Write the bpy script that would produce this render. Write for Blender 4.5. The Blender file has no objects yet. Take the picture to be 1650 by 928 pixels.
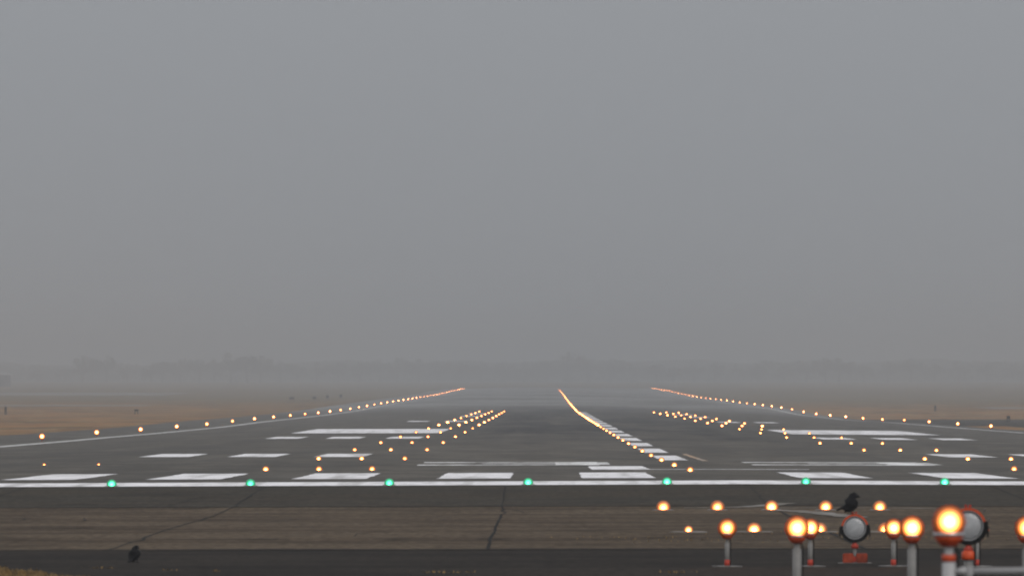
import bpy, bmesh, math, random
from mathutils import Vector, Matrix
random.seed(7)
S = bpy.context.scene
COL = S.collection

# ------------------------------------------------------------------ camera, sky, sun, exposure
CAM_Z = 2.3
F = 14660.0                     # focal length in photo pixels (1650 wide)
cd = bpy.data.cameras.new("camera"); cam = bpy.data.objects.new("camera", cd); COL.objects.link(cam)
cd.sensor_width = 36.0; cd.lens = F/1650*36.0
cd.clip_start = 0.5; cd.clip_end = 30000
cam.location = (0, 0, CAM_Z)
cam.rotation_euler = (math.radians(90)+math.atan(148/F), 0, math.atan(52/F))
cd.dof.use_dof = True; cd.dof.focus_distance = 330; cd.dof.aperture_fstop = 10.0
S.camera = cam

SUN_EL, SUN_ROT = math.radians(38), math.radians(150)
world = bpy.data.worlds.new("World"); S.world = world; world.use_nodes = True
nt = world.node_tree; nt.nodes.clear()
out = nt.nodes.new('ShaderNodeOutputWorld'); bg = nt.nodes.new('ShaderNodeBackground')
sky = nt.nodes.new('ShaderNodeTexSky'); sky.sky_type = 'NISHITA'; sky.sun_disc = False
sky.sun_elevation = SUN_EL; sky.sun_rotation = SUN_ROT; sky.dust_density = 5
tc = nt.nodes.new('ShaderNodeTexCoord'); sep = nt.nodes.new('ShaderNodeSeparateXYZ')
rmp = nt.nodes.new('ShaderNodeValToRGB')
rmp.color_ramp.elements[0].position = 0.0; rmp.color_ramp.elements[0].color = (0.298, 0.316, 0.338, 1)
rmp.color_ramp.elements[1].position = 1.0; rmp.color_ramp.elements[1].color = (0.98, 0.98, 1.0, 1)
e = rmp.color_ramp.elements.new(0.10); e.color = (0.37, 0.385, 0.415, 1)
mul = nt.nodes.new('ShaderNodeVectorMath'); mul.operation = 'SCALE'; mul.inputs['Scale'].default_value = 10.0
mix = nt.nodes.new('ShaderNodeMix'); mix.data_type = 'RGBA'; mix.inputs[0].default_value = 0.93
nt.links.new(tc.outputs['Generated'], sep.inputs[0]); nt.links.new(sep.outputs['Z'], rmp.inputs[0])
nt.links.new(rmp.outputs[0], mul.inputs[0])
nt.links.new(sky.outputs[0], mix.inputs[6]); nt.links.new(mul.outputs[0], mix.inputs[7])
nt.links.new(mix.outputs[2], bg.inputs[0]); bg.inputs[1].default_value = 0.1
nt.links.new(bg.outputs[0], out.inputs[0])

sd = bpy.data.lights.new("sun", 'SUN'); sun = bpy.data.objects.new("sun", sd); COL.objects.link(sun)
sd.energy = 0.8; sd.angle = math.radians(40); sd.color = (1, .97, .93)
sun.rotation_euler = (math.radians(90)-SUN_EL, 0, math.pi-SUN_ROT)

S.render.engine = 'CYCLES'
S.view_settings.view_transform = 'Standard'; S.view_settings.look = 'None'
S.view_settings.exposure = 0.0; S.view_settings.gamma = 1.0; S.view_settings.use_curve_mapping = False
S.cycles.use_denoising = True
S.cycles.filter_width = 2.0
S.cycles.max_bounces = 6; S.cycles.volume_bounces = 2
S.cycles.sample_clamp_indirect = 3.0

HAZE_DENSITY = 0.00043
HAZE_COLOR = (0.565, 0.580, 0.60, 1)

# ------------------------------------------------------------------ ground height, metres below the camera
HC = [(-200,2.3),(113,2.3),(143,2.385),(173,2.50),(190,2.34),(199,2.27),(207.5,2.27),(224,2.41),(246,2.49),(277,2.65),(308,2.76),
      (338,2.87),(369,2.94),(400,3.0),(430,3.06),(460,3.11),(521,3.2),(582,3.3),(703,3.45),(817,3.6),(953,3.74),(1110,3.9),(1422,3.73),
      (1765,3.32),(2262,2.75),(2600,2.7),(3200,2.75),(3600,2.9),(5000,1.6),(9000,.8)]
HL = [(-200,2.3),(113,2.38),(143,2.44),(173,2.60),(199,2.42),(246,2.62),(308,2.9),(400,3.15),(499,3.4),(560,3.52),(621,3.67),(743,3.9),
      (863,3.97),(925,4.06),(1048,4.22),(1170,4.34),(1293,4.39),(1413,4.32),(1535,4.24),(1720,4.2),(2037,4.12),(2286,4.08),(2503,3.88),
      (2767,3.5),(3200,3.2),(3600,3.0),(5000,1.6),(9000,.8)]
HR = [(-200,2.3),(113,2.36),(143,2.42),(173,2.58),(199,2.40),(246,2.62),(308,2.9),(400,3.2),(560,3.75),(760,4.14),(821,4.24),(883,4.34),
      (944,4.45),(1007,4.66),(1066,4.78),(1187,4.9),(1249,4.95),(1310,4.88),(1370,4.7),(1493,4.58),(1613,4.55),(1730,4.6),(1848,4.46),
      (2096,4.46),(2210,4.44),(2328,4.3),(2520,3.98),(2694,3.6),(3144,3.15),(3600,3.0),(5000,1.6),(9000,.8)]
def itp(T, d):
    if d <= T[0][0]: return T[0][1]
    for (a, u), (b, v) in zip(T, T[1:]):
        if d <= b:
            return u+(v-u)*(d-a)/(b-a)
    return T[-1][1]
CX = 4.42          # runway centreline
XL, XR = -27.7, 37.3
STEP = 2.0
def knot(x, d):
    w = 6 if d < 300 else 18
    if x <= XL: T = HL
    elif x >= XR: T = HR
    else: T = None
    f = lambda T: (itp(T, d-w)+itp(T, d)+itp(T, d+w))/3
    if T: return CAM_Z-f(T)
    T, E, fr = (HL, XL, .10) if x < CX else (HR, XR, .30)
    fr += max(0, min(1, (330-d)/80))*(.5-fr)
    a, b = f(HC), f(T); u = abs(x-CX); e_ = abs(E-CX)
    t = u/20*fr if u < 20 else fr+(1-fr)*(u-20)/(e_-20)
    return CAM_Z-(a+(b-a)*t)
def gz(x, d):
    st = STEP if d < 1200 else 20.0
    k = math.floor(d/st)*st; t = (d-k)/st
    return knot(x, k)*(1-t)+knot(x, k+st)*t

# ------------------------------------------------------------------ helpers
def finish(o, label=None, cat=None, group=None, kind=None):
    if label: o['label'] = label
    if cat: o['category'] = cat
    if group: o['group'] = group
    if kind: o['kind'] = kind
    return o
def obj(name, bm, m, parent=None, smooth=False, loc=None):
    me = bpy.data.meshes.new(name)
    bm.normal_update(); bm.to_mesh(me); bm.free()
    for mm in (m if isinstance(m, (list, tuple)) else [m]): me.materials.append(mm)
    if smooth:
        for p in me.polygons: p.use_smooth = True
    o = bpy.data.objects.new(name, me); COL.objects.link(o)
    if parent: o.parent = parent
    if loc: o.location = loc
    return o
def thing(name, label, cat, loc, rz=0, group=None, kind=None):
    o = bpy.data.objects.new(name, None); COL.objects.link(o)
    o.empty_display_size = .1
    o.location = loc; o.rotation_euler = (0, 0, rz)
    return finish(o, label, cat, group, kind)
DZ = {}     # how far a thing's origin stands above the ground
def dup(root, loc, label, group=None, rz=None):
    r = root.copy(); COL.objects.link(r); r.location = (loc[0], loc[1], loc[2]+DZ.get(root.name, 0)); r['label'] = label
    if rz is not None: r.rotation_euler = (0, 0, rz)
    if group: r['group'] = group
    for ch in list(root.children):
        c = ch.copy(); COL.objects.link(c); c.parent = r
        for g in ch.children:
            q = g.copy(); COL.objects.link(q); q.parent = c
    return r
def lathe(bm, prof, seg=24, axis='Z', at=(0,0,0), mi=0, cap=True):
    """prof: (r, h) pairs; axis Z or Y (Y: h measured towards -Y = the camera side)"""
    rings = []
    for r, h in prof:
        ring = []
        for i in range(seg):
            a = 2*math.pi*i/seg
            if axis == 'Z': v = (at[0]+r*math.cos(a), at[1]+r*math.sin(a), at[2]+h)
            else: v = (at[0]+r*math.cos(a), at[1]-h, at[2]+r*math.sin(a))
            ring.append(bm.verts.new(v))
        rings.append(ring)
    for A, B in zip(rings, rings[1:]):
        for i in range(seg):
            f = bm.faces.new((A[i], A[(i+1) % seg], B[(i+1) % seg], B[i])); f.material_index = mi
    if cap:
        f = bm.faces.new(list(reversed(rings[0]))); f.material_index = mi
        f = bm.faces.new(rings[-1]); f.material_index = mi
    bmesh.ops.recalc_face_normals(bm, faces=bm.faces)
def tube(bm, p, q, r0, r1=None, seg=12, mi=0):
    r1 = r0 if r1 is None else r1
    p, q = Vector(p), Vector(q); d = (q-p).normalized()
    u = d.orthogonal().normalized(); w = d.cross(u)
    A = [bm.verts.new(p+(u*math.cos(2*math.pi*i/seg)+w*math.sin(2*math.pi*i/seg))*r0) for i in range(seg)]
    B = [bm.verts.new(q+(u*math.cos(2*math.pi*i/seg)+w*math.sin(2*math.pi*i/seg))*r1) for i in range(seg)]
    for i in range(seg):
        f = bm.faces.new((A[i], A[(i+1) % seg], B[(i+1) % seg], B[i])); f.material_index = mi
    bm.faces.new(list(reversed(A))).material_index = mi; bm.faces.new(B).material_index = mi
def box(bm, c, s, bev=0.0, mi=0):
    g = bmesh.ops.create_cube(bm, size=1)
    for v in g['verts']: v.co = Vector((c[0]+v.co.x*s[0], c[1]+v.co.y*s[1], c[2]+v.co.z*s[2]))
    fs = set(f for v in g['verts'] for f in v.link_faces)
    for f in fs: f.material_index = mi
    if bev:
        es = set(e for v in g['verts'] for e in v.link_edges)
        bmesh.ops.bevel(bm, geom=list(es), offset=bev, segments=2, affect='EDGES')
def sheet(bm, x0, x1, d0, d1, lift, xs=None, jitter=0.0, skew=None):
    """a strip lying on the ground, cut at every ground row"""
    cuts = [x0]+sorted(x for x in (XL, CX-20, CX, CX+20, XR, *(xs or [])) if x0+1e-6 < x < x1-1e-6)+[x1]
    ds = [d0]; st = STEP if d0 < 1200 else 20.0
    k = math.floor(d0/st)*st+st
    while k < d1-1e-6:
        ds.append(k); st = STEP if k < 1200 else 20.0; k += st
    ds.append(d1)
    prev = None
    for d in ds:
        js = random.uniform(-jitter, jitter); je = random.uniform(-jitter, jitter)
        row = []
        for i, x in enumerate(cuts):
            xx = x+(js if i == 0 else je if i == len(cuts)-1 else 0)
            row.append(bm.verts.new((xx, d, gz(xx, d)+lift)))
        if prev:
            for i in range(len(row)-1): bm.faces.new((prev[i], prev[i+1], row[i+1], row[i]))
        prev = row

# ------------------------------------------------------------------ materials
def mat(name, col, rough=.7, spec=.3, metal=0.0, var=0.0, vscale=8.0, bump=0.0, grime=None):
    m = bpy.data.materials.new(name); m.use_nodes = True; n = m.node_tree; b = n.nodes['Principled BSDF']
    b.inputs['Roughness'].default_value = rough; b.inputs['Specular IOR Level'].default_value = spec; b.inputs['Metallic'].default_value = metal
    b.inputs['Base Color'].default_value = (*col, 1)
    t = n.nodes.new('ShaderNodeTexCoord'); z = n.nodes.new('ShaderNodeTexNoise'); z.inputs['Scale'].default_value = vscale; z.inputs['Detail'].default_value = 6
    n.links.new(t.outputs['Object'], z.inputs['Vector'])
    mx = n.nodes.new('ShaderNodeMix'); mx.data_type = 'RGBA'
    g = grime or [c*(1-var) for c in col]
    mx.inputs[6].default_value = (*[min(1, c*(1+var*.5)) for c in col], 1); mx.inputs[7].default_value = (*g, 1)
    mr = n.nodes.new('ShaderNodeMapRange'); mr.inputs[1].default_value = .38; mr.inputs[2].default_value = .68
    n.links.new(z.outputs[0], mr.inputs[0]); n.links.new(mr.outputs[0], mx.inputs[0]); n.links.new(mx.outputs[2], b.inputs['Base Color'])
    if bump:
        bp = n.nodes.new('ShaderNodeBump'); bp.inputs['Strength'].default_value = bump; bp.inputs['Distance'].default_value = .02
        n.links.new(z.outputs[0], bp.inputs['Height']); n.links.new(bp.outputs[0], b.inputs['Normal'])
    return m
def emit(name, col, strength, sample='AUTO', core=None):
    """lit glass. core=(r, hot strength, rim strength): filament-bright middle with a painted glare halo"""
    m = bpy.data.materials.new(name); m.use_nodes = True; n = m.node_tree; b = n.nodes['Principled BSDF']
    b.inputs['Base Color'].default_value = (*[c*.5 for c in col], 1); b.inputs['Roughness'].default_value = .2
    b.inputs['Emission Color'].default_value = (*col, 1); b.inputs['Emission Strength'].default_value = strength
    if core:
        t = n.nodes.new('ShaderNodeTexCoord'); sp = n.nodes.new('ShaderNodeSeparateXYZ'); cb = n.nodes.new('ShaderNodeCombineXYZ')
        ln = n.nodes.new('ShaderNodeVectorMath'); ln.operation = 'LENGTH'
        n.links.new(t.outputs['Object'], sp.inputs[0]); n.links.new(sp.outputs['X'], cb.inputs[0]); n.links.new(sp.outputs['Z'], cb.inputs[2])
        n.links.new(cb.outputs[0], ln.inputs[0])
        # core = (lens radius, power): filament-bright in the middle, glare halo painted as a falloff to the rim
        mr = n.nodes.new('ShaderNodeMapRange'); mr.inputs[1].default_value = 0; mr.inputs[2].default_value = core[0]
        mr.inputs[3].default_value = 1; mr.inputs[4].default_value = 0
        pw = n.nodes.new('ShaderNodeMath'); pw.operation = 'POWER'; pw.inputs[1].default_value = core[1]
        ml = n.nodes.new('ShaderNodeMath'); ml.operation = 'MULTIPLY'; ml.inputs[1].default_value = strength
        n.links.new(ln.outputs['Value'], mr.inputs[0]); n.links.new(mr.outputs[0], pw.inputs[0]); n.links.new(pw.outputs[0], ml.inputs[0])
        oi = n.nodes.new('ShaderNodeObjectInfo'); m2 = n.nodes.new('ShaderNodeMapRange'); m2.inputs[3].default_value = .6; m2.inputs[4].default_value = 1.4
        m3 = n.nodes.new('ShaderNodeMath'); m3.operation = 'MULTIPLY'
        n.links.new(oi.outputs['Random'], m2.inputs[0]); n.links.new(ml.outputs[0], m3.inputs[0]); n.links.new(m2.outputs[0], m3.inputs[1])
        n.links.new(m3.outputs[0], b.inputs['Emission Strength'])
    m.cycles.emission_sampling = sample
    return m
def N(n, t, **kw):
    x = n.nodes.new(t)
    for k, v in kw.items(): setattr(x, k, v)
    return x
def noise(n, vec, scale, detail=5, sx=1, sy=1, sz=1, dist=0.0):
    mp = N(n, 'ShaderNodeMapping'); mp.inputs['Scale'].default_value = (sx, sy, sz)
    z = N(n, 'ShaderNodeTexNoise'); z.inputs['Scale'].default_value = scale; z.inputs['Detail'].default_value = detail
    z.inputs['Distortion'].default_value = dist
    n.links.new(vec, mp.inputs[0]); n.links.new(mp.outputs[0], z.inputs['Vector']); return z.outputs[0]
def rng(n, v, a, b, c=0.0, d=1.0, smooth=True):
    mr = N(n, 'ShaderNodeMapRange'); mr.interpolation_type = 'SMOOTHSTEP' if smooth else 'LINEAR'
    for i, q in enumerate((a, b, c, d)): mr.inputs[i+1].default_value = q
    n.links.new(v, mr.inputs[0]); return mr.outputs[0]
def mth(n, op, a, b=None):
    x = N(n, 'ShaderNodeMath'); x.operation = op
    for i, q in enumerate((a, b)):
        if q is None: continue
        if isinstance(q, (int, float)): x.inputs[i].default_value = q
        else: n.links.new(q, x.inputs[i])
    return x.outputs[0]
def cmix(n, f, a, b):
    x = N(n, 'ShaderNodeMix'); x.data_type = 'RGBA'
    for i, q in ((0, f), (6, a), (7, b)):
        if isinstance(q, tuple): x.inputs[i].default_value = (*q, 1)
        elif isinstance(q, (int, float)): x.inputs[i].default_value = q
        else: n.links.new(q, x.inputs[i])
    return x.outputs[2]
def surf(name, rough, spec):
    m = bpy.data.materials.new(name); m.use_nodes = True; n = m.node_tree; b = n.nodes['Principled BSDF']
    b.inputs['Roughness'].default_value = rough; b.inputs['Specular IOR Level'].default_value = spec
    g = N(n, 'ShaderNodeNewGeometry'); sp = N(n, 'ShaderNodeSeparateXYZ'); n.links.new(g.outputs['Position'], sp.inputs[0])
    return m, n, b, g.outputs['Position'], sp.outputs['X'], sp.outputs['Y']

# runway asphalt: grooved, weathered, tyre rubber round the touchdown zone, standing wet beyond it
def runway_mat():
    m, n, b, P, X, Y = surf('runway_asphalt', .85, .12)
    base = cmix(n, rng(n, noise(n, P, 1, 9, .5, .10), .38, .62), (.100, .090, .073), (.062, .055, .045))
    base = cmix(n, rng(n, noise(n, P, 1, 4, 4, .5), .42, .64, 0, .4), base, (.036, .033, .029))
    base = cmix(n, rng(n, noise(n, P, 1, 7, .22, .028, dist=.5), .50, .60, 0, .45), base, (.044, .041, .037))
    base = cmix(n, rng(n, noise(n, P, 1.7, 7, .16, .02, dist=.5), .54, .64, 0, .4), base, (.125, .115, .097))
    lanes = noise(n, P, 1, 4, .5, .004)
    base = cmix(n, rng(n, lanes, .4, .68, 0, .45), base, (.046, .043, .038))
    bands = noise(n, P, 1, 7, .05, .09)
    base = cmix(n, rng(n, bands, .5, .72, 0, .4), base, (.105, .097, .083))
    dx = mth(n, 'ABSOLUTE', mth(n, 'SUBTRACT', X, 4.4))
    wob = mth(n, 'MULTIPLY', mth(n, 'SUBTRACT', noise(n, P, 1, 4, .3, .012), .5), 14.0)
    side = rng(n, mth(n, 'ADD', dx, wob), 5.0, 14.0, 1, 0)
    wy = mth(n, 'ADD', Y, mth(n, 'MULTIPLY', mth(n, 'SUBTRACT', noise(n, P, 1, 5, .25, .018), .5), 420.0))
    lon = mth(n, 'MULTIPLY', rng(n, wy, 430, 590), rng(n, Y, 1150, 1500, 1, 0))
    streak = mth(n, 'MULTIPLY', rng(n, noise(n, P, 1, 6, 1.6, .02), .25, .6, .6, 1), rng(n, noise(n, P, 1, 8, .20, .022, dist=.6), .42, .52, .25, 1))
    rub = mth(n, 'MULTIPLY', mth(n, 'MULTIPLY', side, lon), streak)
    col = cmix(n, mth(n, 'MULTIPLY', rub, .86), base, (.011, .0115, .013))
    n.links.new(col, b.inputs['Base Color'])
    wet = mth(n, 'MULTIPLY', rng(n, mth(n, 'ADD', Y, mth(n, 'MULTIPLY', noise(n, P, 1, 4, .12, .008), 320.0)), 1200, 1600), rng(n, noise(n, P, 1, 4, .03, .006), .25, .6, .55, 1))
    n.links.new(rng(n, wet, 0, 1, .85, .38, False), b.inputs['Roughness'])
    n.links.new(rng(n, wet, 0, 1, .12, .4, False), b.inputs['Specular IOR Level'])
    bp = N(n, 'ShaderNodeBump'); bp.inputs['Strength'].default_value = .25; bp.inputs['Distance'].default_value = .02
    n.links.new(noise(n, P, 3, 4), bp.inputs['Height']); n.links.new(bp.outputs[0], b.inputs['Normal'])
    return m
def pave_mat(name, c0, c1, c2, spec=.03, sy=.25):
    m, n, b, P, X, Y = surf(name, .85, spec)
    a = cmix(n, rng(n, noise(n, P, 1, 9, .42, sy*2.6), .38, .62), c0, c1)
    a = cmix(n, rng(n, noise(n, P, 1, 7, .11, sy*.9, dist=.6), .45, .62, 0, .8), a, c2)
    a = cmix(n, rng(n, noise(n, P, 1, 4, 7, 1.6), .42, .62, 0, .55), a, tuple(c*.55 for c in c1))
    a = cmix(n, rng(n, noise(n, P, 1, 3, 4, 2.2), .60, .72, 0, .5), a, tuple(min(1, c*1.5) for c in c2))
    blot = rng(n, noise(n, P, 1, 3, .35, .12, dist=1.0), .55, .66, 0, .35)
    a = cmix(n, blot, a, tuple(c*.6 for c in c1))
    a = cmix(n, rng(n, noise(n, P, 22, 3), .55, .75, 0, .35), a, tuple(min(1, c*1.7) for c in c0))
    a = cmix(n, rng(n, noise(n, P, 1, 3, .9, .9), .62, .72, 0, .5), a, tuple(c*.55 for c in c1))
    n.links.new(a, b.inputs['Base Color'])
    bp = N(n, 'ShaderNodeBump'); bp.inputs['Strength'].default_value = .4; bp.inputs['Distance'].default_value = .02
    n.links.new(noise(n, P, 6, 5), bp.inputs['Height']); n.links.new(bp.outputs[0], b.inputs['Normal'])
    return m
def field_mat():
    m, n, b, P, X, Y = surf('dry_grass_field', .95, .05)
    a = cmix(n, rng(n, noise(n, P, 1, 8, .09, .02), .38, .62), (.245, .125, .046), (.120, .072, .034))
    a = cmix(n, rng(n, noise(n, P, 1, 8, .5, .06), .48, .64, 0, .8), a, (.24, .165, .08))
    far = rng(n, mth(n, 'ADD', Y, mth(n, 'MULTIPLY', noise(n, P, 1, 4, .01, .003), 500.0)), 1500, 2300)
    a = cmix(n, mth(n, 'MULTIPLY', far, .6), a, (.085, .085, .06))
    n.links.new(a, b.inputs['Base Color'])
    bp = N(n, 'ShaderNodeBump'); bp.inputs['Strength'].default_value = .6; bp.inputs['Distance'].default_value = .2
    n.links.new(noise(n, P, .8, 5), bp.inputs['Height']); n.links.new(bp.outputs[0], b.inputs['Normal'])
    return m
def paint_mat(name, col, wear=.35, lo=.56):
    m, n, b, P, X, Y = surf(name, .7, .25)
    a = cmix(n, rng(n, noise(n, P, 1, 5, .6, .3), .35, .7, 0, .5), col, tuple(c*.78 for c in col))
    a = cmix(n, rng(n, noise(n, P, 1, 8, 2.0, .35), lo-.08, lo+.12, 0, wear), a, (.16, .15, .135))
    a = cmix(n, rng(n, noise(n, P, 1, 6, 1.3, .03), .50, .66, 0, .5), a, (.26, .25, .235))
    n.links.new(a, b.inputs['Base Color']); return m

M = dict(
    runway=runway_mat(),
    blast=pave_mat('weathered_blast_pad', (.090, .066, .043), (.048, .035, .024), (.115, .088, .060)),
    grey_asphalt=pave_mat('grey_asphalt', (.050, .044, .034), (.034, .030, .024), (.050, .040, .029)),
    dark_asphalt=pave_mat('dark_asphalt', (.024, .0195, .0155), (.015, .0125, .0105), (.031, .0255, .020)),
    taxi=pave_mat('taxiway_concrete', (.26, .25, .24), (.2, .19, .18), (.2, .19, .18)),
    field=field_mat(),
    white=paint_mat('white_marking_paint', (.84, .83, .85)),
    digits=paint_mat('worn_white_marking_paint', (.80, .80, .80), .6, .55),
    thinline=paint_mat('faded_edge_paint', (.55, .55, .54), .6, .5),
    faded=paint_mat('faded_arc_paint', (.12, .105, .085), .7),
    tan=paint_mat('tan_joint_sealer', (.36, .24, .15), .3),
    joint=mat('dark_joint_sealer', (.016, .015, .014), .9, .05, var=.3),
    crackmat=mat('hairline_crack', (.03, .028, .026), .9, .1),  # plain dark colour for hairline cracks
    orange=mat('aviation_orange_paint', (.62, .070, .010), .45, .4, var=.25, vscale=14),
    dull=mat('faded_orange_paint', (.30, .042, .014), .6, .25, var=.5, vscale=9),
    red=mat('red_band_paint', (.40, .034, .014), .5, .35, var=.25, vscale=20),
    pole=mat('galvanised_pole', (.21, .205, .195), .5, .4, var=.18, vscale=10),
    white_pipe=mat('white_pipe_paint', (.40, .40, .40), .4, .4, var=.12, vscale=6),
    black=mat('black_housing_paint', (.007, .007, .007), .7, .12, var=.3),
    chrome=mat('steel_clamp_ring', (.6, .6, .6), .3, .5, metal=.8, var=.2),
    lampring=mat('cast_iron_rim', (.16, .15, .14), .5, .4, metal=.4, var=.3, vscale=20),
    feather=mat('black_feathers', (.006, .006, .007), .7, .1, var=.4, vscale=60),
    beak=mat('black_horn', (.02, .018, .016), .35, .5),
    bark=mat('tree_bark', (.05, .04, .03), .9, .1, var=.3),
    leafA=mat('dull_green_leaves', (.055, .060, .040), .9, .1, var=.4, vscale=.6),
    leafB=mat('brown_green_leaves', (.075, .065, .042), .9, .1, var=.4, vscale=.6),
    blade=mat('dry_grass_blades', (.25, .155, .055), .9, .1, var=.5, vscale=6, grime=(.16, .11, .05)),
    roof=mat('pale_metal_roof', (.5, .5, .52), .6, .3, var=.1, vscale=.3),
    wallmat=mat('grey_shed_wall', (.07, .07, .08), .8, .2, var=.2, vscale=.4),
    sign=mat('dark_sign_back', (.02, .02, .022), .6, .2),
)
AMB = (1.0, .50, .22)
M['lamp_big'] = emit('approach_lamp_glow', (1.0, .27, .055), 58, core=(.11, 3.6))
M['lamp_amber'] = emit('amber_lamp', (1.0, .28, .065), 52, core=(.12, 3.6))
M['lamp_edge'] = emit('edge_lamp', (1.0, .29, .08), 64, sample='NONE', core=(.17, 3.2))
M['lamp_far'] = emit('far_lamp', (1.0, .33, .11), 56, sample='NONE', core=(.16, 2.0))
M['lamp_green'] = emit('green_lamp', (.07, 1.0, .46), 16, core=(.12, 3.2))

# strobe glass: pale frosted rings
def strobe_glass():
    m = bpy.data.materials.new('frosted_strobe_glass'); m.use_nodes = True; n = m.node_tree; b = n.nodes['Principled BSDF']
    t = N(n, 'ShaderNodeTexCoord'); w = N(n, 'ShaderNodeTexWave'); w.wave_type = 'RINGS'; w.rings_direction = 'Y'
    w.inputs['Scale'].default_value = 18; w.inputs['Distortion'].default_value = 3.5; w.inputs['Detail'].default_value = 3; w.inputs['Detail Scale'].default_value = 2
    n.links.new(t.outputs['Object'], w.inputs['Vector'])
    c = cmix(n, rng(n, w.outputs[1], .1, .9), (.27, .28, .29), (.50, .51, .52))
    c = cmix(n, rng(n, noise(n, t.outputs['Object'], 9, 3), .5, .7, 0, .4), c, (.62, .63, .64))
    n.links.new(c, b.inputs['Base Color']); b.inputs['Roughness'].default_value = .25; b.inputs['Coat Weight'].default_value = .4
    return m
M['strobe_glass'] = strobe_glass()

# ------------------------------------------------------------------ setting: ground, runway, pavements
rows = [-80+STEP*2*i for i in range(int((1200+80)/(STEP*2))+1)]
rows += [1200+20*i for i in range(1, 141)] + [4000+200*i for i in range(1, 16)]
bm = bmesh.new()
xs = [-1400, -700, -300, -150, -80, -50, -36, XL, CX-20, CX, CX+20, XR, 44, 60, 100, 200, 400, 800, 1400]
prev = None
for d in rows:
    row = [bm.verts.new((x, d, gz(x, d)-.035)) for x in xs]
    if prev:
        for i in range(len(xs)-1): bm.faces.new((prev[i], prev[i+1], row[i+1], row[i]))
    prev = row
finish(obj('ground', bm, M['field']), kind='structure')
bm = bmesh.new(); sheet(bm, -35.0, 38.8, 199.5, 3240, 0.0)
finish(obj('runway', bm, M['runway']), kind='structure')
bm = bmesh.new(); sheet(bm, -60, 60, 177.5, 199.5, 0.0)
finish(obj('asphalt_apron', bm, M['grey_asphalt']), kind='structure')
bm = bmesh.new(); sheet(bm, -60, 60, 126, 177.5, 0.0)
finish(obj('blast_pad', bm, M['blast']), kind='structure')
bm = bmesh.new(); sheet(bm, -60, 60, -40, 126, 0.0)
finish(obj('approach_road', bm, M['dark_asphalt']), kind='structure')
bm = bmesh.new(); sheet(bm, -60, -35, 199.5, 520, 0.0); sheet(bm, 38.8, 70, 199.5, 690, 0.0); sheet(bm, 38.8, 75, 850, 1110, 0.0); sheet(bm, 43, 75, 640, 850, 0.0)
finish(obj('shoulder_pavement', bm, M['grey_asphalt']), kind='structure')
bm = bmesh.new(); sheet(bm, -420, -66, 1490, 1545, 0.0); sheet(bm, -500, -100, 2380, 2620, 0.0); sheet(bm, 72, 420, 1460, 1530, 0.0)
sheet(bm, 60, 420, 1000, 1060, .002)
finish(obj('taxiway', bm, M['taxi']), kind='structure')

# painted markings
def marking(name, m, rects, lift=.006, jit=.03):
    bm = bmesh.new()
    for r in rects: sheet(bm, *r, lift, jitter=jit)
    return finish(obj(name, bm, m), kind='structure')
marking('threshold_bar', M['white'], [(-27.3, 36.1, 199.6, 207.2)], jit=0.0)
SP, SW = 3.56, 1.78
for side in (-1, 1):
    for k in range(8):
        a = CX+.08+side*(SW+k*SP)
        x0, x1 = (a, a+SW) if side > 0 else (a-SW, a)
        marking('threshold_stripe', M['white'], [(x0, x1, 222.5, 246)])
# runway designation 33 L
def three(x0, d0, w=6.15, h=18.0, s=1.75, b=2.8):
    x1 = x0+w
    mid = d0+h/2
    return [(x0, x1-.35, d0, d0+b), (x0, x1-.35, d0+h-b, d0+h), (x0+2.0, x1-s, mid-b/2, mid+b/2),
            (x1-s, x1, d0+b, mid-.5), (x1-s, x1, mid+.5, d0+h-b), (x0, x0+s, d0+b, d0+b+1.4), (x0, x0+s, d0+h-b-1.4, d0+h-b), (x1-s, x1-.4, mid-.5, mid+.5)]
marking('runway_number', M['digits'], three(CX-8.45, 288))
marking('runway_number', M['digits'], three(CX+2.2, 288))
marking('runway_letter', M['white'], [(CX-3.07, CX-1.38, 263.3, 282), (CX-3.07, CX+3.2, 261.5, 263.3)])
for k in range(16):
    marking('centreline_stripe', M['white'], [(CX-.35, CX+.6, 317+50*k, 347+50*k)])
marking('tan_strip', M['tan'], [(5.42, 5.62, 312, 360)])
for (d0, ln, n) in ((340, 21, 3), (493, 21, 3), (780, 24, 2), (930, 24, 1), (1030, 24, 1)):
    for side in (-1, 1):
        for k in range(n):
            off = 11.2 if side < 0 else 10.7
            a = off+k*3.27
            r = (CX-a-1.83, CX-a) if side < 0 else (CX+a, CX+a+1.83)
            marking('touchdown_bar', M['white'], [(r[0], r[1], d0, d0+ln)])
marking('aiming_block', M['white'], [(CX-10.9-9.2, CX-10.9, 562, 628)])
marking('aiming_block', M['white'], [(CX+10.9, CX+20.1, 562, 628)])
marking('edge_line', M['thinline'], [(-26.9, -25.9, 207.2, 3200)])
marking('edge_line', M['thinline'], [(34.9, 35.9, 207.2, 3200)])

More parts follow.
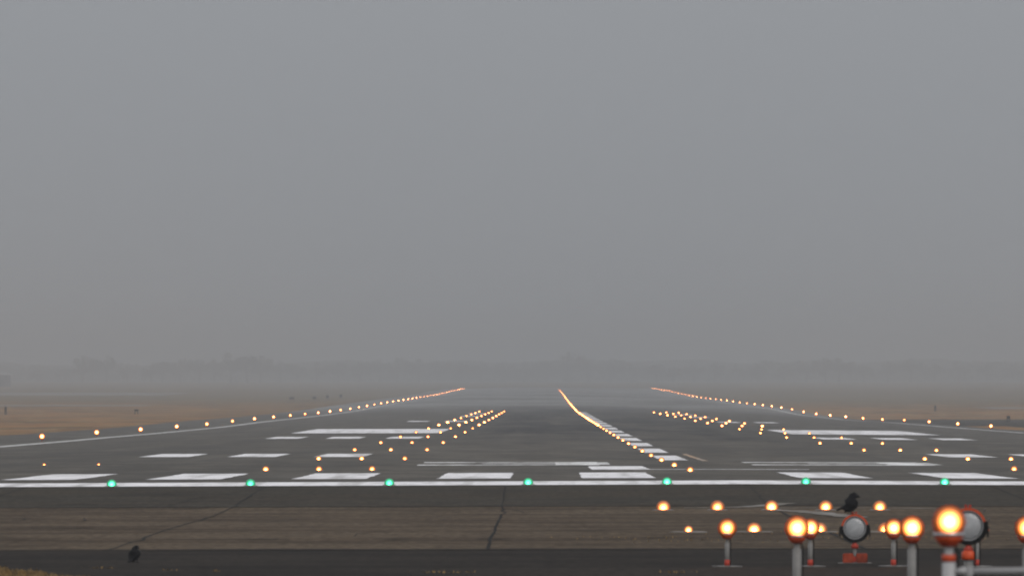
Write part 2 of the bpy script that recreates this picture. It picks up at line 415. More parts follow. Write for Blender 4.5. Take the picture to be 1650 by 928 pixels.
# faded painted arcs among the approach lights, wiggly sealed joints
def ribbon(bm, pts, w, lift):
    prev = None
    for i, (x, d) in enumerate(pts):
        a = Vector(pts[max(0, i-1)]); b = Vector(pts[min(len(pts)-1, i+1)]); t = (b-a).normalized(); nrm = Vector((t.y, -t.x))
        ww = w*random.uniform(.5, 1.2)/2
        p, q = Vector((x, d))-nrm*ww, Vector((x, d))+nrm*ww
        row = [bm.verts.new((p.x, p.y, gz(p.x, p.y)+lift)), bm.verts.new((q.x, q.y, gz(q.x, q.y)+lift))]
        if prev: bm.faces.new((prev[0], prev[1], row[1], row[0]))
        prev = row
bm = bmesh.new()
ribbon(bm, [(2.7+.08*i, 175.5+4.5*(i/26)**3) for i in range(27)], .5, .008)
ribbon(bm, [(4.4+.12*i, 174.8+.5*math.sin(i/9)) for i in range(27)], .4, .010)
ribbon(bm, [(4.35+.09*i, 172.6-10*(i/14)**2) for i in range(15)], .6, .012)
finish(obj('faded_arc_marking', bm, M['faded']), kind='structure')
bm = bmesh.new()
for j in range(-8, 9):
    x0 = -.82+5.25*j
    ph = random.uniform(0, 9)
    for (a, b, w) in ((126, 177.4, .05), (177.6, 199.3, .045)):
        pts = []; d = a; x = x0+random.uniform(-.06, .06)
        while d < b:
            x += random.uniform(-.012, .012)+.06*(x0-x); pts.append((x+(.06 if random.random() < .05 else 0), d)); d += 1.1
        pts.append((pts[-1][0], b))
        ribbon(bm, pts, w*random.uniform(.7, 1.4), .005)
for (d, w) in ((126.0, .55), (177.5, .5)):
    pts = [(-40+1.0*i, d+random.uniform(-.12, .12)) for i in range(81)]
    ribbon(bm, pts, w, .007)
RC = random.Random(21)
for i in range(26):
    x, d = RC.uniform(-11, 12), RC.uniform(128, 196); ang = RC.uniform(-.5, .5)+(1.57 if RC.random() < .4 else 0); pts = []
    for k in range(RC.randint(6, 16)):
        pts.append((x, d)); x += .22*math.cos(ang); d += 1.3*math.sin(ang)+.12; ang += RC.uniform(-.45, .45)
    if pts[-1][1] < 198.5 and pts[0][1] > 127: ribbon(bm, pts, .03, .006)
for (xa, da, n) in ((-4.5, 135.5, 9), (-2.4, 135.2, 5), (-1.0, 135.6, 6), (-8, 149, 7), (1.5, 137, 6), (6.6, 129, 8)):
    ribbon(bm, [(xa+.09*i, da+random.uniform(-.15, .15)) for i in range(n)], .35, .006)
finish(obj('sealed_pavement_joints', bm, M['joint']), kind='structure')

# dry grass at the road edge in the lower left corner
bm = bmesh.new()
def verge_edge(x):    # far limit of the grass for a lateral x
    return 113.6+max(0, min(1, (-5.15-x)/.4))*0.9*0+(-5.2-x)*1.15+.5*math.sin(x*7.3)+.25*math.sin(x*19)
cnt = 0
while cnt < 9000:
    x = random.uniform(-7.6, -5.0); d = random.uniform(103, 116)
    if d > 112.9-(x+6.8)*4.6+.5*math.sin(x*9)+random.gauss(0, .35): continue
    if d > 114+random.gauss(0, .5): continue
    z = gz(x, d); h = random.uniform(.01, .04)*random.uniform(.5, 1.3); a = random.uniform(0, 6.28); lean = random.uniform(.1, 1.2)*h; w = .006
    dx, dy = math.cos(a), math.sin(a)
    v = [bm.verts.new((x-dy*w, d+dx*w, z)), bm.verts.new((x+dy*w, d-dx*w, z)), bm.verts.new((x+dx*lean, d+dy*lean, z+h))]
    bm.faces.new(v); cnt += 1
finish(obj('dry_grass', bm, M['blade']), 'dry yellow grass along the road edge in the lower left corner', 'grass', kind='stuff')
# tiny tufts in the pavement
bm = bmesh.new()
for (cx_, cd_, n_, sp_) in ((-1.2, 109.5, 45, .09), (-5.5, 112.5, 25, .06), (-4.6, 111, 10, .03), (1.55, 109.3, 30, .07), (4.2, 142, 60, .5), (5.0, 136.5, 60, .5), (2.2, 134, 50, .5), (6.0, 152, 40, .6), (-3.97, 110.3, 10, .02), (1.42, 137, 40, .35)):
    for i in range(n_):
        x, d = random.gauss(cx_, sp_*1.6), random.gauss(cd_, sp_*2); z = gz(x, d); h = random.uniform(.01, .035); a = random.uniform(0, 6.28); w = .008
        dx, dy = math.cos(a), math.sin(a)
        bm.faces.new([bm.verts.new((x-dy*w, d+dx*w, z)), bm.verts.new((x+dy*w, d-dx*w, z)), bm.verts.new((x+dx*h, d+dy*h, z+h))])
finish(obj('weed_tufts', bm, M['blade']), 'small dry weed tufts scattered in the cracked pavement', 'weeds', kind='stuff')

# ------------------------------------------------------------------ lights
ORD = ['first', 'second', 'third', 'fourth', 'fifth', 'sixth', 'seventh', 'eighth', 'ninth', 'tenth', 'eleventh', 'twelfth', 'thirteenth',
       'fourteenth', 'fifteenth', 'sixteenth', 'seventeenth', 'eighteenth', 'nineteenth', 'twentieth', 'twenty-first', 'twenty-second',
       'twenty-third', 'twenty-fourth', 'twenty-fifth', 'twenty-sixth', 'twenty-seventh', 'twenty-eighth', 'twenty-ninth', 'thirtieth']

# approach lamp on a pole
def approach_lamp(h, pr, band, label, loc, group, rim=True):
    t = thing('approach_light', label, 'approach light', loc, 0, group)
    bm = bmesh.new(); top = h-.135
    lathe(bm, [(pr, 0), (pr, top-.055), (pr*.62, top-.05), (pr*.62, top)], 20)
    obj('pole', bm, M['white_pipe'] if band == 'top' else M['pole'], t, True)
    bm = bmesh.new()
    if band == 'top': lathe(bm, [(pr*1.03, top-.09), (pr*1.03, top-.05)], 20)
    else: lathe(bm, [(pr*1.12, 0), (pr*1.12, .09)], 20)
    obj('painted_band', bm, M['red'] if band != 'top' else M['orange'], t, True)
    if band != 'top':
        bm = bmesh.new(); lathe(bm, [(.19, 0), (.19, .012), (.05, .018)], 24); obj('base_plate', bm, M['lampring'], t)
    bm = bmesh.new(); lathe(bm, [(.022, -.14), (.045, -.135), (.072, -.105), (.083, -.08)], 28, at=(0, 0, h)); obj('cup', bm, M['orange'], t, True)
    bm = bmesh.new(); lathe(bm, [(.086, -.08), (.088, -.078), (.088, -.064), (.085, -.062)], 28, at=(0, 0, h)); obj('clamp_ring', bm, M['chrome'], t, True)
    hs = .84 if band == 'top' else 1.02 if band == 'none2' else 1.08
    bm = bmesh.new(); lathe(bm, [(.080, -.066), (.080, .03), (.074, .055), (.05, .068), (.01, .072)], 28, at=(0, .035, h)); obj('housing', bm, M['orange'], t, True)
    bm = bmesh.new(); lathe(bm, [(.05, -.04), (.09, -.02), (.106, -.004), (.108, .0), (.108, .006)], 36, 'Y', cap=False)
    o = obj('hood', bm, M['orange'], t, True); o.location = (0, -.048, h); o.scale = (hs, 1, hs)
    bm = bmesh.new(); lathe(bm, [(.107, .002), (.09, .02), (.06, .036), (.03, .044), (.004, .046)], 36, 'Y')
    o = obj('lens', bm, M['lamp_big'], t, True); o.location = (0, -.048, h); o.scale = (hs, 1, hs)  # lens spread wider than the cup to carry the painted halo
    bm = bmesh.new(); tube(bm, (pr+.012, -.01, max(0, top-.5)), (pr+.012, -.01, top-.03), .006, seg=8); tube(bm, (pr+.012, -.01, top-.03), (.03, 0, top+.01), .006, seg=8); obj('cable', bm, M['black'], t)
    return t
G_APP = 'approach lights in short crosswise rows before the threshold'
BS = 1.0287; ACX = 4.32
row5 = 50.9; row4 = 81.5; row3 = 112.6; row2 = 142.8; row1 = 173.0
DESCR = {5: ('nearest and tallest approach lamp on a white pole with an orange band and side pipe',
             ['nearest and tallest lit amber approach lamp, on the white pole joined to the side pipe']+['tall amber approach lamp of the nearest row, on a white pole']*4)}
side_words = ['leftmost', 'second from the left', 'middle', 'fourth from the left', 'rightmost']
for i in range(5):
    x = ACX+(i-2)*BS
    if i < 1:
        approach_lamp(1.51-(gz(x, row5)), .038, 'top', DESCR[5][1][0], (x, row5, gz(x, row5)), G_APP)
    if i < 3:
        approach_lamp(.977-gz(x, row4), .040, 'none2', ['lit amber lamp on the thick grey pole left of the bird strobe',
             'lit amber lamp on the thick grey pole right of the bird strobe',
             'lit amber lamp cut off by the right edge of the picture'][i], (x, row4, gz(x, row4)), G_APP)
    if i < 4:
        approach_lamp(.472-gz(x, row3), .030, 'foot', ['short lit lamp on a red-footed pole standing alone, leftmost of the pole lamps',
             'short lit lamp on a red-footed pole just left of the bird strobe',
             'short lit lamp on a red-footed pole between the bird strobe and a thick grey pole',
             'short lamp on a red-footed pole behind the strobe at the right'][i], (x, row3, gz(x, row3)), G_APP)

def cap_lens(bm, R, z0, seg=20, mi=0, y0=0.0):
    """bulged round glass, oversized to hold its painted halo, facing the approach, cut off at the pavement"""
    rings = []
    for f, dy in ((1.0, 0), (.8, .02), (.5, .035), (.2, .042)):
        rings.append([bm.verts.new((R*f*math.cos(2*math.pi*i/seg), y0-dy*R/.12, max(.006-z0, R*f*math.sin(2*math.pi*i/seg)))) for i in range(seg)])
    for A, B in zip(rings, rings[1:]):
        for i in range(seg): bm.faces.new((A[i], A[(i+1) % seg], B[(i+1) % seg], B[i])).material_index = mi
    bm.faces.new(rings[-1]).material_index = mi
    back = [bm.verts.new((v.co.x*.7, y0+R*.5, v.co.z*.7 if v.co.z > 0 else v.co.z)) for v in rings[0]]
    for i in range(seg): bm.faces.new((rings[0][(i+1) % seg], rings[0][i], back[i], back[(i+1) % seg])).material_index = mi
    bm.faces.new(list(reversed(back))).material_index = mi
def inset(label, loc, group, lensmat, sc=1.0, z0=.04, name='mirage_image', cat='runway light', plate=.16, single=False, plate_m=None, R=.12):
    """low light: iron plate with a bulging lit glass"""
    loc = (loc[0], loc[1], loc[2]+z0)
    if single:
        bm = bmesh.new()
        lathe(bm, [(plate, -.02-z0), (plate, .008-z0), (plate*.8, .02-z0)], 10, mi=0)
        cap_lens(bm, R, z0, 12, 1)
        o = obj(name, bm, [M['lampring'], lensmat], loc=loc); o.scale = (sc, 1, sc); DZ[o.name] = z0; return finish(o, label, cat, group)
    t = thing(name, label, cat, loc, 0, group); DZ[t.name] = z0
    bm = bmesh.new(); lathe(bm, [(plate, -.02-z0), (plate, .008-z0), (plate*.8, .02-z0)], 24); obj('rim', bm, plate_m or M['lampring'], t)
    bm = bmesh.new(); cap_lens(bm, R, z0/sc, 24); o = obj('lens', bm, lensmat, t, True); o.scale = (sc, 1, sc)
    return t
# two rows set in the pavement
src = None
for row, (d, zz) in enumerate(((row2, .035), (row1, .05))):
    for i in range(5):
        x = ACX+(i-2)*BS
        lab = '%s of the five small lit lamps set in the brown pad, %s row' % (['leftmost', 'second', 'middle', 'fourth', 'rightmost'][i], ['lower', 'upper'][row])
        if row == 0 and i == 4: lab = 'small ground lamp behind the nearest tall lamp, lower row'
        inset(lab, (x, d, gz(x, d)), G_APP, M['lamp_amber'], sc=(.62 if (row == 0 and i == 0) else 1.15 if row else 1.0), z0=zz, name='approach_light', cat='approach light', plate=.3 if row == 0 else .2, plate_m=M['faded'] if row == 0 else None)

# green threshold lights
G_TH = 'green lights along the threshold bar'
names = {-5: 'first', -4: 'second', -3: 'third', -2: 'fourth', -1: 'fifth', 0: 'sixth', 1: 'seventh'}
tl = None
order = 0
for k in range(-5, 2):
    x = 4.22+(k+.5)*3.05; d = 199.9
    order += 1
    lab = 'green light on the white bar, %s from the left' % ORD[order-1]
    if tl is None: tl = inset(lab, (x, d, gz(x, d)), G_TH, M['lamp_green'], sc=.92, z0=.045, name='threshold_light', cat='threshold light', plate=.16)
    else: dup(tl, (x, d, gz(x, d)), lab)

# centreline lights
G_CL = 'centreline lights running down the runway'
x = 4.0
near = far = None
for k in range(75):
    d = 249.5+30.48*k
    big = k < 14
    lab = ('centreline light, %s from the near end of the row' % ORD[k]) if k < 30 else 'tiny centreline light in the merged far end of the row'
    loc = (x, d, gz(x, d))
    if big:
        if near is None: near = inset(lab, loc, G_CL, M['lamp_amber'], sc=.85, z0=.035, name='centreline_light', plate=.14)
        else: dup(near, loc, lab)
    else:
        if far is None: far = inset(lab, loc, G_CL, M['lamp_edge'], z0=.03, name='centreline_light', plate=.12, single=True, R=.13)
        else: dup(far, loc, lab)

for i, (x, lab) in enumerate(((-16.05, 'dim amber mirage image on the asphalt below the nearest left edge light'), (-14.3, 'dim amber mirage image on the asphalt, second from the left edge'))):
    inset(lab, (x, 292, gz(x, 292)), 'dim mirage images at the left', M['lamp_amber'], sc=.42, z0=.02, plate=.1)  # small glowing lenses added to imitate mirage images of the edge lights
# touchdown zone barrettes
G_TD = 'touchdown zone lights in threes on both sides'
near = far = None
for side in (-1, 1):
    for k in range(15):
        d = 260+61*k
        for j in range(3):
            x = 4.25+side*(9.17+1.52*j)
            lab = '%s touchdown light, %s of three, %s set from the near end' % ('left' if side < 0 else 'right', ['inner', 'middle', 'outer'][j], ORD[k])
            if side > 0 and k == 0 and j > 0: continue
            loc = (x, d, gz(x, d))
            if k < 7:
                if near is None: near = inset(lab, loc, G_TD, M['lamp_amber'], sc=.85, z0=.035, name='touchdown_light', plate=.14)
                else: dup(near, loc, lab)
            else:
                if far is None: far = inset(lab, loc, G_TD, M['lamp_edge'], z0=.03, name='touchdown_light', plate=.12, single=True, R=.13)
                else: dup(far, loc, lab)

# elevated edge lights: base, frangible stem, glass globe
def edge_light(label, loc, group, single=False):
    loc = (loc[0], loc[1], loc[2]+.3)
    if single:
        bm = bmesh.new(); lathe(bm, [(.12, -.3), (.12, -.28), (.03, -.27), (.03, -.12), (.08, -.1)], 8, mi=0)
        cap_lens(bm, .15, .3, 14, 1)
        o = obj('edge_light', bm, [M['orange'], M['lamp_far']], loc=loc); DZ[o.name] = .3
        return finish(o, label, 'edge light', group)
    t = thing('edge_light', label, 'edge light', loc, 0, group); DZ[t.name] = .3
    bm = bmesh.new(); lathe(bm, [(.13, -.3), (.13, -.28), (.06, -.265)], 20); obj('base', bm, M['lampring'], t)
    bm = bmesh.new(); lathe(bm, [(.026, -.27), (.026, -.17), (.05, -.16), (.085, -.14), (.085, -.11)], 16); obj('stem', bm, M['orange'], t, True)
    bm = bmesh.new(); cap_lens(bm, .17, .3, 24); obj('lens', bm, M['lamp_edge'], t, True)
    return t
G_L, G_R = 'edge lights along the left side of the runway', 'edge lights along the right side of the runway'
for side, (X0, d0, G) in (('left', (-27.55, 499, G_L)), ('right', (37.3, 760, G_R))):
    near = far = None
    k = 0
    while d0+61*k < 3170:
        d = d0+61*k
        lab = ('%s edge light, %s from the near end of its row' % (side, ORD[k])) if k < 30 else 'tiny edge light in the merged far end of the %s row' % side
        loc = (X0, d, gz(X0, d))
        if d < 1100:
            if near is None: near = edge_light(lab, loc, G)
            else: dup(near, loc, lab)
        else:
            if far is None: far = edge_light(lab, loc, G, True)
            else: dup(far, loc, lab)
        k += 1

# ------------------------------------------------------------------ strobes
def arc_ring(bm, r0, r1, y0, y1, a0, a1, n=28):
    """hollow ring segment round the Y axis (towards -Y is y1)"""
    prev = None; first = None
    for i in range(n+1):
        a = math.radians(a0+(a1-a0)*i/n); c, s = math.cos(a), math.sin(a)
        q = [bm.verts.new((r*c, -y, r*s)) for r, y in ((r0, y0), (r1, y0), (r1, y1), (r0, y1))]
        if prev:
            for j in range(4): bm.faces.new((prev[j], prev[(j+1) % 4], q[(j+1) % 4], q[j]))
        else: first = q
        prev = q
    bm.faces.new(first); bm.faces.new(list(reversed(prev)))
    bmesh.ops.recalc_face_normals(bm, faces=bm.faces)
def strobe(label, loc, zc, base):
    t = thing('strobe_light', label, 'strobe light', loc)
    zc = zc-loc[2]
    def at(o): o.location = (0, 0, zc); return o
    bm = bmesh.new(); lathe(bm, [(.07, -.16), (.12, -.13), (.155, -.05), (.158, -.01)], 36, 'Y'); at(obj('housing', bm, M['black'], t, True))
    bm = bmesh.new(); arc_ring(bm, .146, .170, -.03, .035, 14, 180-8); at(obj('hood', bm, M['orange'], t))
    bm = bmesh.new(); arc_ring(bm, .146, .190, -.03, .03, 173, 373); at(obj('lower_rim', bm, M['black'], t))
    bm = bmesh.new(); arc_ring(bm, .136, .1455, -.01, .024, 0, 360, 40); at(obj('bezel', bm, M['chrome'], t))
    bm = bmesh.new(); lathe(bm, [(.136, .0), (.12, .014), (.08, .026), (.04, .031), (.008, .033)], 40, 'Y'); at(obj('lens', bm, M['strobe_glass'], t, True))
    for s in (-1, 1):
        bm = bmesh.new(); tube(bm, (s*.016-.004, 0, .165), (s*.020-.004, 0, .188), .009, .009); tube(bm, (s*.020-.004, .010, .190), (s*.020-.004, -.010, .190), .013, .013)
        at(obj('latch_knob', bm, M['red'], t))
    for s in (-1, 1):
        bm = bmesh.new(); box(bm, (s*.188, 0, -.06), (.018, .035, .11), .004); at(obj('side_bracket', bm, M['black'], t))
    bm = bmesh.new(); lathe(bm, [(.02, -.265), (.045, -.255), (.048, -.225), (.03, -.205), (.02, -.176)], 20); at(obj('yoke', bm, M['red'], t, True))
    if base:
        h = zc-.26
        bm = bmesh.new(); lathe(bm, [(.022, .05), (.022, h)], 16); obj('stem', bm, M['pole'], t)
        bm = bmesh.new(); box(bm, (-.085, 0, .065), (.135, .12, .12), .01); obj('control_box', bm, M['dull'], t)
        bm = bmesh.new(); box(bm, (.088, 0, .065), (.14, .12, .12), .01); obj('control_box', bm, M['dull'], t)
        bm = bmesh.new(); box(bm, (0, .01, .05), (.05, .09, .07), .008); obj('clamp', bm, M['red'], t)
        bm = bmesh.new(); box(bm, (0, 0, .001), (.42, .3, .012), .003); obj('base_plate', bm, M['lampring'], t)
    else:
        h = zc-.26
        bm = bmesh.new(); lathe(bm, [(.045, 0), (.045, h-.06), (.036, h-.05), (.036, h)], 20); obj('pole', bm, M['pole'], t, True)
        bm = bmesh.new(); lathe(bm, [(.06, h-.07), (.066, h-.06), (.066, h-.0), (.03, h+.03)], 20); obj('collar', bm, M['orange'], t, True)
        bm = bmesh.new(); tube(bm, (.06, -.05, h-.55), (.065, -.03, h+.1), .009); obj('conduit', bm, M['black'], t)
        for k in range(4):
            a = math.radians(-50+k*30)
            bm = bmesh.new(); tube(bm, (.185*math.cos(a), .0, .185*math.sin(a)), (.2*math.cos(a)+.01, -.01, .2*math.sin(a)+.03), .008); at(obj('clip', bm, M['orange'] if k < 2 else M['lampring'], t))
    return t
x1_, d1_ = 3.92, 114.9
strobe('round unlit strobe light with a bird perched on its orange hood', (x1_, d1_, gz(x1_, d1_)), .438, True)
x2_, d2_ = 4.10, 88.0
strobe('round unlit strobe light half hidden behind the nearest tall amber lamp', (x2_, d2_, gz(x2_, d2_)), .895, False)

# side pipe by the nearest pole
pz, px = 1.232, ACX-2*BS
t = thing('support_pipe', 'white horizontal pipe running right from the nearest tall lamp pole', 'pipe', (px, row5, 0))
bm = bmesh.new(); tube(bm, (.038, 0, pz), (.11, 0, pz), .021, seg=18); tube(bm, (.135, 0, pz), (4.3, 0, pz), .0205, seg=18); obj('pipe', bm, M['white_pipe'], t, True)
bm = bmesh.new(); box(bm, (.118, 0, pz), (.034, .055, .056), .006); obj('coupling', bm, M['white_pipe'], t)
bm = bmesh.new(); tube(bm, (.55, 0, pz), (.565, 0, pz), .0225, seg=18); obj('joint_ring', bm, M['pole'], t)
for sx in (1.03, 2.06, 3.09, 4.2):
    bm = bmesh.new(); tube(bm, (sx, 0, 0), (sx, 0, pz-.02), .025, seg=14); obj('support_leg', bm, M['pole'], t)

# ------------------------------------------------------------------ birds
def loft(bm, pts, seg=14):
    """pts: (x, z, half height, half width[, y]) along a line in the XZ plane"""
    rings = []
    for i, p in enumerate(pts):
        x, z, a, b = p[:4]; y = p[4] if len(p) > 4 else 0
        p0, p1 = pts[max(0, i-1)], pts[min(len(pts)-1, i+1)]
        t = Vector((p1[0]-p0[0], 0, p1[1]-p0[1])).normalized(); up = Vector((-t.z, 0, t.x))
        rings.append([bm.verts.new(Vector((x, y, z))+up*a*math.cos(2*math.pi*k/seg)+Vector((0, 1, 0))*b*math.sin(2*math.pi*k/seg)) for k in range(seg)])
    for A, B in zip(rings, rings[1:]):
        for k in range(seg): bm.faces.new((A[k], A[(k+1) % seg], B[(k+1) % seg], B[k]))
    bm.faces.new(list(reversed(rings[0]))); bm.faces.new(rings[-1])
def bird(label, loc, rz, body, wing, thigh, feet, eye, fat=1.0, size=1.0):
    t = thing('crow', label, 'bird', loc, rz); t.scale = (size, size, size)
    bm = bmesh.new(); loft(bm, [(x, z, a_*fat, b_*fat) for x, z, a_, b_ in body])
    for s in (-1, 1):
        loft(bm, [(x, z, a, b, s*y) for x, z, a, b, y in wing], 12)
        loft(bm, [(x, z, a, b, s*y) for x, z, a, b, y in thigh], 10)
        fx, fz, fy = feet
        kx, kz = thigh[-1][0], thigh[-1][1]
        tube(bm, (kx, s*fy, kz+.01), (fx, s*fy, fz+.006), .0055, .005, 8)
        for ang in (-28, 0, 28, 180):
            L = .032 if ang != 180 else .022
            a = math.radians(ang)
            tube(bm, (fx, s*fy, fz+.006), (fx+L*math.cos(a), s*fy+L*math.sin(a), fz+.003), .0048, .003, 6)
    RB = random.Random(5)
    for i in range(46):
        k = RB.randint(5, 10); x, z, a_, b_ = body[k][:4]; an = RB.uniform(0, 6.28)
        p = Vector((x, b_*fat*.86*math.sin(an), z+a_*fat*.86*math.cos(an)))
        q = p+Vector((-RB.uniform(.018, .034), .006*math.sin(an), -RB.uniform(.008, .026)+.012*math.cos(an)))
        tube(bm, p, q, .0075, .0028, 6)
    bmesh.ops.recalc_face_normals(bm, faces=bm.faces)
    o = obj('body', bm, M['feather'], t)
    r = o.modifiers.new('fuse', 'REMESH'); r.mode = 'VOXEL'; r.voxel_size = .0034; r.use_smooth_shade = True
    for s in (-1, 1):
        bm = bmesh.new(); bmesh.ops.create_uvsphere(bm, u_segments=10, v_segments=8, radius=.0042); obj('eye', bm, M['beak'], t, True, (eye[0], s*eye[2], eye[1]))
    return t
perched = [(.104,.192,.0015,.0015),(.090,.198,.006,.0055),(.072,.203,.0105,.009),(.058,.206,.021,.019),(.036,.210,.028,.024),(.018,.202,.029,.026),
           (.010,.180,.034,.031),(.006,.150,.050,.042),(-.004,.118,.056,.049),(-.026,.088,.048,.045),(-.054,.072,.032,.034),(-.084,.074,.018,.026),(-.118,.066,.009,.022),(-.158,.046,.007,.026),(-.170,.040,.003,.02)]
pwing = [(.030,.165,.020,.006,.030),(.008,.142,.036,.010,.042),(-.022,.112,.036,.011,.046),(-.056,.082,.024,.008,.040),(-.092,.068,.012,.006,.026),(-.128,.058,.005,.004,.014)]
pth = [(-.012,.090,.024,.02,.026),(-.020,.060,.020,.016,.026),(-.022,.036,.010,.009,.026),(-.014,.024,.006,.006,.026)]
ztop = .438+.178
bird('black bird perched on top of the round strobe light, tail to the left', (x1_-.045, d1_, ztop-.006), 0, perched, pwing, pth, (.0, .0, .024), (.056, .222, .032), 1.55, 1.10)
gx, gd = -5.23, 116.3
standing = [(.094,.172,.0015,.0015),(.080,.176,.006,.0055),(.062,.178,.0105,.009),(.048,.180,.021,.019),(.028,.183,.027,.024),(.010,.176,.030,.028),
            (.0,.156,.040,.040),(-.004,.126,.056,.056),(-.010,.096,.058,.062),(-.028,.070,.046,.054),(-.052,.052,.030,.040),(-.078,.038,.014,.030),(-.112,.020,.008,.026),(-.140,.008,.005,.022)]
swing = [(.026,.146,.020,.006,.046),(.006,.124,.036,.011,.058),(-.022,.094,.036,.012,.062),(-.052,.062,.024,.009,.050),(-.082,.040,.012,.006,.032),(-.112,.024,.005,.004,.018)]
sth = [(-.004,.070,.022,.02,.028),(-.006,.045,.016,.014,.028),(-.004,.026,.008,.008,.028)]
bird('black bird standing on the dark asphalt, seen from behind', (gx, gd, gz(gx, gd)), math.radians(58), standing, swing, sth, (.006, .0, .028), (.046, .194, .024), 1.1, 1.05)

# ------------------------------------------------------------------ far field: signs, shed, trees
def far_sign(label, x, d, w, h):
    t = thing('taxiway_sign', label, 'sign', (x, d, gz(x, d)), 0, 'small dark signs out on the dry grass')
    bm = bmesh.new(); w *= .75; h *= .7
    box(bm, (0, 0, .35+h/2), (w, .25, h), .03); obj('board', bm, M['sign'], t)
    for s in (-1, 1):
        bm = bmesh.new(); tube(bm, (s*w*.35, 0, -.05), (s*w*.35, 0, .36), .06); obj('leg', bm, M['sign'], t)
for x, d, w, h, lab in ((-50.5, 1820, 1.3, .55, 'dark sign on the grass, leftmost of four close together'), (-47, 1860, .9, .6, 'dark sign on the grass, second of four close together'),
                        (-46, 1930, .7, .8, 'dark sign on the grass, third of four close together'), (-44.5, 1990, .7, .9, 'dark sign on the grass, rightmost of four close together'),
                        (-67.5, 1140, .35, .9, 'small dark marker on the grass at the left edge'), (-52, 1160, .7, .35, 'low dark marker on the grass above the third edge light'),
                        (58.6, 1364, .4, .8, 'small dark marker on the right grass strip'), (51.5, 1010, .5, .5, 'small dark marker beside the right taxiway')):
    far_sign(lab, x, d, w, h)
t = thing('hangar', 'low grey hangar with a pale roof at the far left edge', 'building', (-238, 3900, gz(-238, 3900)), 0)
bm = bmesh.new(); box(bm, (0, 0, 2.4), (17, 24, 4.8)); obj('wall', bm, M['wallmat'], t)
bm = bmesh.new()
A = [(-9, -12.5, 6.4), (9, -12.5, 4.85), (9, 12.5, 4.85), (-9, 12.5, 6.4)]
vs = [bm.verts.new(p) for p in A]+[bm.verts.new((p[0], p[1], p[2]+.5)) for p in A]
for f in ((3,2,1,0),(4,5,6,7),(0,1,5,4),(1,2,6,5),(2,3,7,6),(3,0,4,7)): bm.faces.new([vs[i] for i in f])
obj('roof', bm, M['roof'], t)
for k in range(3):
    bm = bmesh.new(); box(bm, (-5+5*k, -12.05, 1.8), (3.6, .12, 3.4)); obj('door', bm, M['sign'], t)

def tree_mesh(h, seed, dense):
    R = random.Random(seed)
    tb = bmesh.new(); cb = bmesh.new()
    tube(tb, (0, 0, -.3), (0, 0, h*.45), h*.026, h*.017, 8)
    tips = []
    for i in range(11):
        a = R.uniform(0, 6.28); z0 = h*R.uniform(.22, .5); L = h*R.uniform(.2, .38)
        q = (L*math.cos(a)*.9, L*math.sin(a)*.9, z0+L*R.uniform(.55, 1.0))
        tube(tb, (0, 0, z0), q, h*.011, h*.004, 6); tips.append(q)
    tips.append((0, 0, h*.8)); tube(tb, (0, 0, h*.45), (0, 0, h*.8), h*.017, h*.005, 6)
    for q in tips:
        for _ in range(3):
            c = Vector(q)+Vector((R.gauss(0, h*.07), R.gauss(0, h*.07), R.gauss(0, h*.055)))
            rad = h*R.uniform(.07, .13)
            for _ in range(dense):
                v = Vector((R.gauss(0, 1), R.gauss(0, 1), R.gauss(0, .8))); v = v.normalized()*rad*R.random()**.4
                p = c+v; s = h*.016*R.uniform(.6, 1.4)
                u = Vector((R.gauss(0, 1), R.gauss(0, 1), R.gauss(0, 1))).normalized(); w = u.orthogonal().normalized()
                cb.faces.new([cb.verts.new(p+(u+w)*s), cb.verts.new(p+(u-w)*s), cb.verts.new(p-(u+w)*s), cb.verts.new(p-(u-w)*s)])
    return tb, cb
protos = []
G_T = 'hazy trees beyond the far end of the airfield'
def hz(px, d): return (px-877)/F*d
spec = [(60,3500,5),(105,3550,6.5),(133,3400,11),(172,3420,10.5),(205,3500,7),(244,3350,6.6),(262,3480,9.5),(290,3500,9.5),(322,3450,9),(345,3500,10),
        (372,3380,11.5),(398,3360,12),(420,3380,11),(452,3450,8.5),(478,3500,7.5),(510,3500,8),(545,3520,9),(580,3540,8.5),(612,3560,9.5),(640,3600,8),(675,3600,9.5),(705,3620,10),
        (742,3650,9),(775,3640,8.5),(812,3650,9),(845,3660,8),(880,3700,10),(915,3680,13.5),(948,3660,9.5),(985,3640,8.5),(1020,3620,8),(1058,3500,8.5),(1085,3300,6.5),(1118,3520,7.5),
        (1152,3540,8.5),(1190,3560,7.5),(1222,3560,8),(1262,3520,7),(1300,3420,8),(1330,3380,10),(1352,3380,9.5),(1392,3460,8),(1430,3500,9),(1468,3480,9.5),(1505,3500,8),(1545,3520,8.5),(1590,3540,8),(1632,3540,7.5)]
def ORD2(n):
    if n <= 30: return ORD[n-1]
    t = {3: ('thirtieth', 'thirty-'), 4: ('fortieth', 'forty-'), 5: ('fiftieth', 'fifty-')}[n//10]
    return t[0] if n % 10 == 0 else t[1]+ORD[n % 10-1]
meshes = []
for i in range(5):
    tb, cb = tree_mesh(10, 40+i, 34)
    t0 = thing('tree', '', 'tree', (0, 0, 0), 0, G_T)
    obj('trunk', tb, M['bark'], t0); obj('crown', cb, M['leafA'] if i % 2 else M['leafB'], t0)
    meshes.append(t0)
used = [False]*5
R2 = random.Random(3)
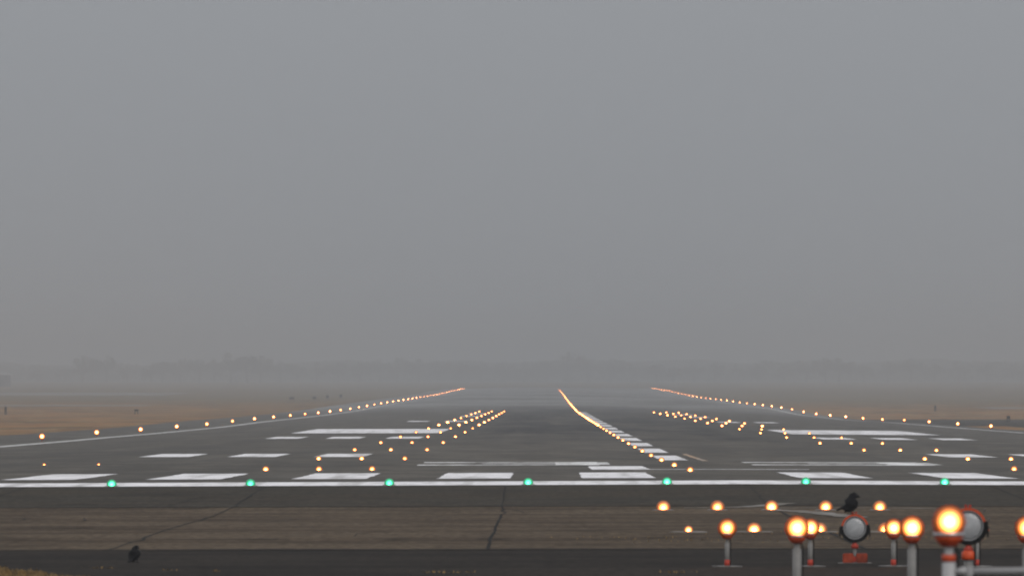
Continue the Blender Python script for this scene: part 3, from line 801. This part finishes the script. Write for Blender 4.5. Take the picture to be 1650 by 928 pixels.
for i, (px_, d, h) in enumerate(spec):
    d *= 1.58; h *= 1.58
    k = i % 5; x = hz(px_, d); loc = (x, d, gz(x, d))
    lab = 'faint hazy tree, %s from the left along the horizon' % ORD2(i+1)
    if not used[k]:
        o = meshes[k]; used[k] = True; o.location = loc; o['label'] = lab
    else: o = dup(meshes[k], loc, lab)
    s = h/10; o.scale = (s*R2.uniform(1.15, 1.6), s*1.2, s); o.rotation_euler = (0, 0, R2.uniform(0, 6.28))
# low hills behind everything
bm = bmesh.new(); prev = None
for i in range(91):
    x = -1350+30*i; hgt = 15+1.5*math.sin(x*.006+1)+1.5*math.sin(x*.023)+1.5*math.sin(x*.07)+1.2*math.sin(x*.19)
    row = [bm.verts.new((x, 6350+300*k, gz(0, 6500)-.5+hgt*f)) for k, f in enumerate((0, .75, 1.0, .7))]
    if prev:
        for j in range(3): bm.faces.new((prev[j], row[j], row[j+1], prev[j+1]))
    prev = row
finish(obj('hills', bm, M['leafA'], smooth=True), kind='structure')
# a mass of wood behind them
bm = bmesh.new(); R3 = random.Random(9)
for i in range(11000):
    x = R3.uniform(-560, 520); d = R3.uniform(6000, 6200)
    top = 10.5+2.8*math.sin(x*.045)+1.4*math.sin(x*.13+1)+1.0*math.sin(x*.31)
    z = gz(x, d)+top*R3.random()**.7; s = R3.uniform(.5, 1.3)
    u = Vector((R3.gauss(0, 1), R3.gauss(0, 1), R3.gauss(0, 1))).normalized(); w = u.orthogonal().normalized(); p = Vector((x, d, z))
    bm.faces.new([bm.verts.new(p+(u+w)*s), bm.verts.new(p+(u-w)*s), bm.verts.new(p-(u+w)*s), bm.verts.new(p-(u-w)*s)])
finish(obj('far_woods', bm, M['leafA']), 'far wood fading into the fog along the horizon', 'woods', kind='stuff')

# ------------------------------------------------------------------ fog
bm = bmesh.new(); box(bm, (0, 3500, 13), (3400, 7500, 40))
hzm = bpy.data.materials.new('fog_air'); hzm.use_nodes = True; n = hzm.node_tree; n.nodes.clear()
o_ = N(n, 'ShaderNodeOutputMaterial'); v_ = N(n, 'ShaderNodeVolumePrincipled')
v_.inputs['Color'].default_value = HAZE_COLOR; v_.inputs['Density'].default_value = HAZE_DENSITY; v_.inputs['Anisotropy'].default_value = 0.0
n.links.new(v_.outputs[0], o_.inputs['Volume'])
finish(obj('haze', bm, hzm), 'thin even grey fog filling the whole airfield', 'fog', kind='stuff')
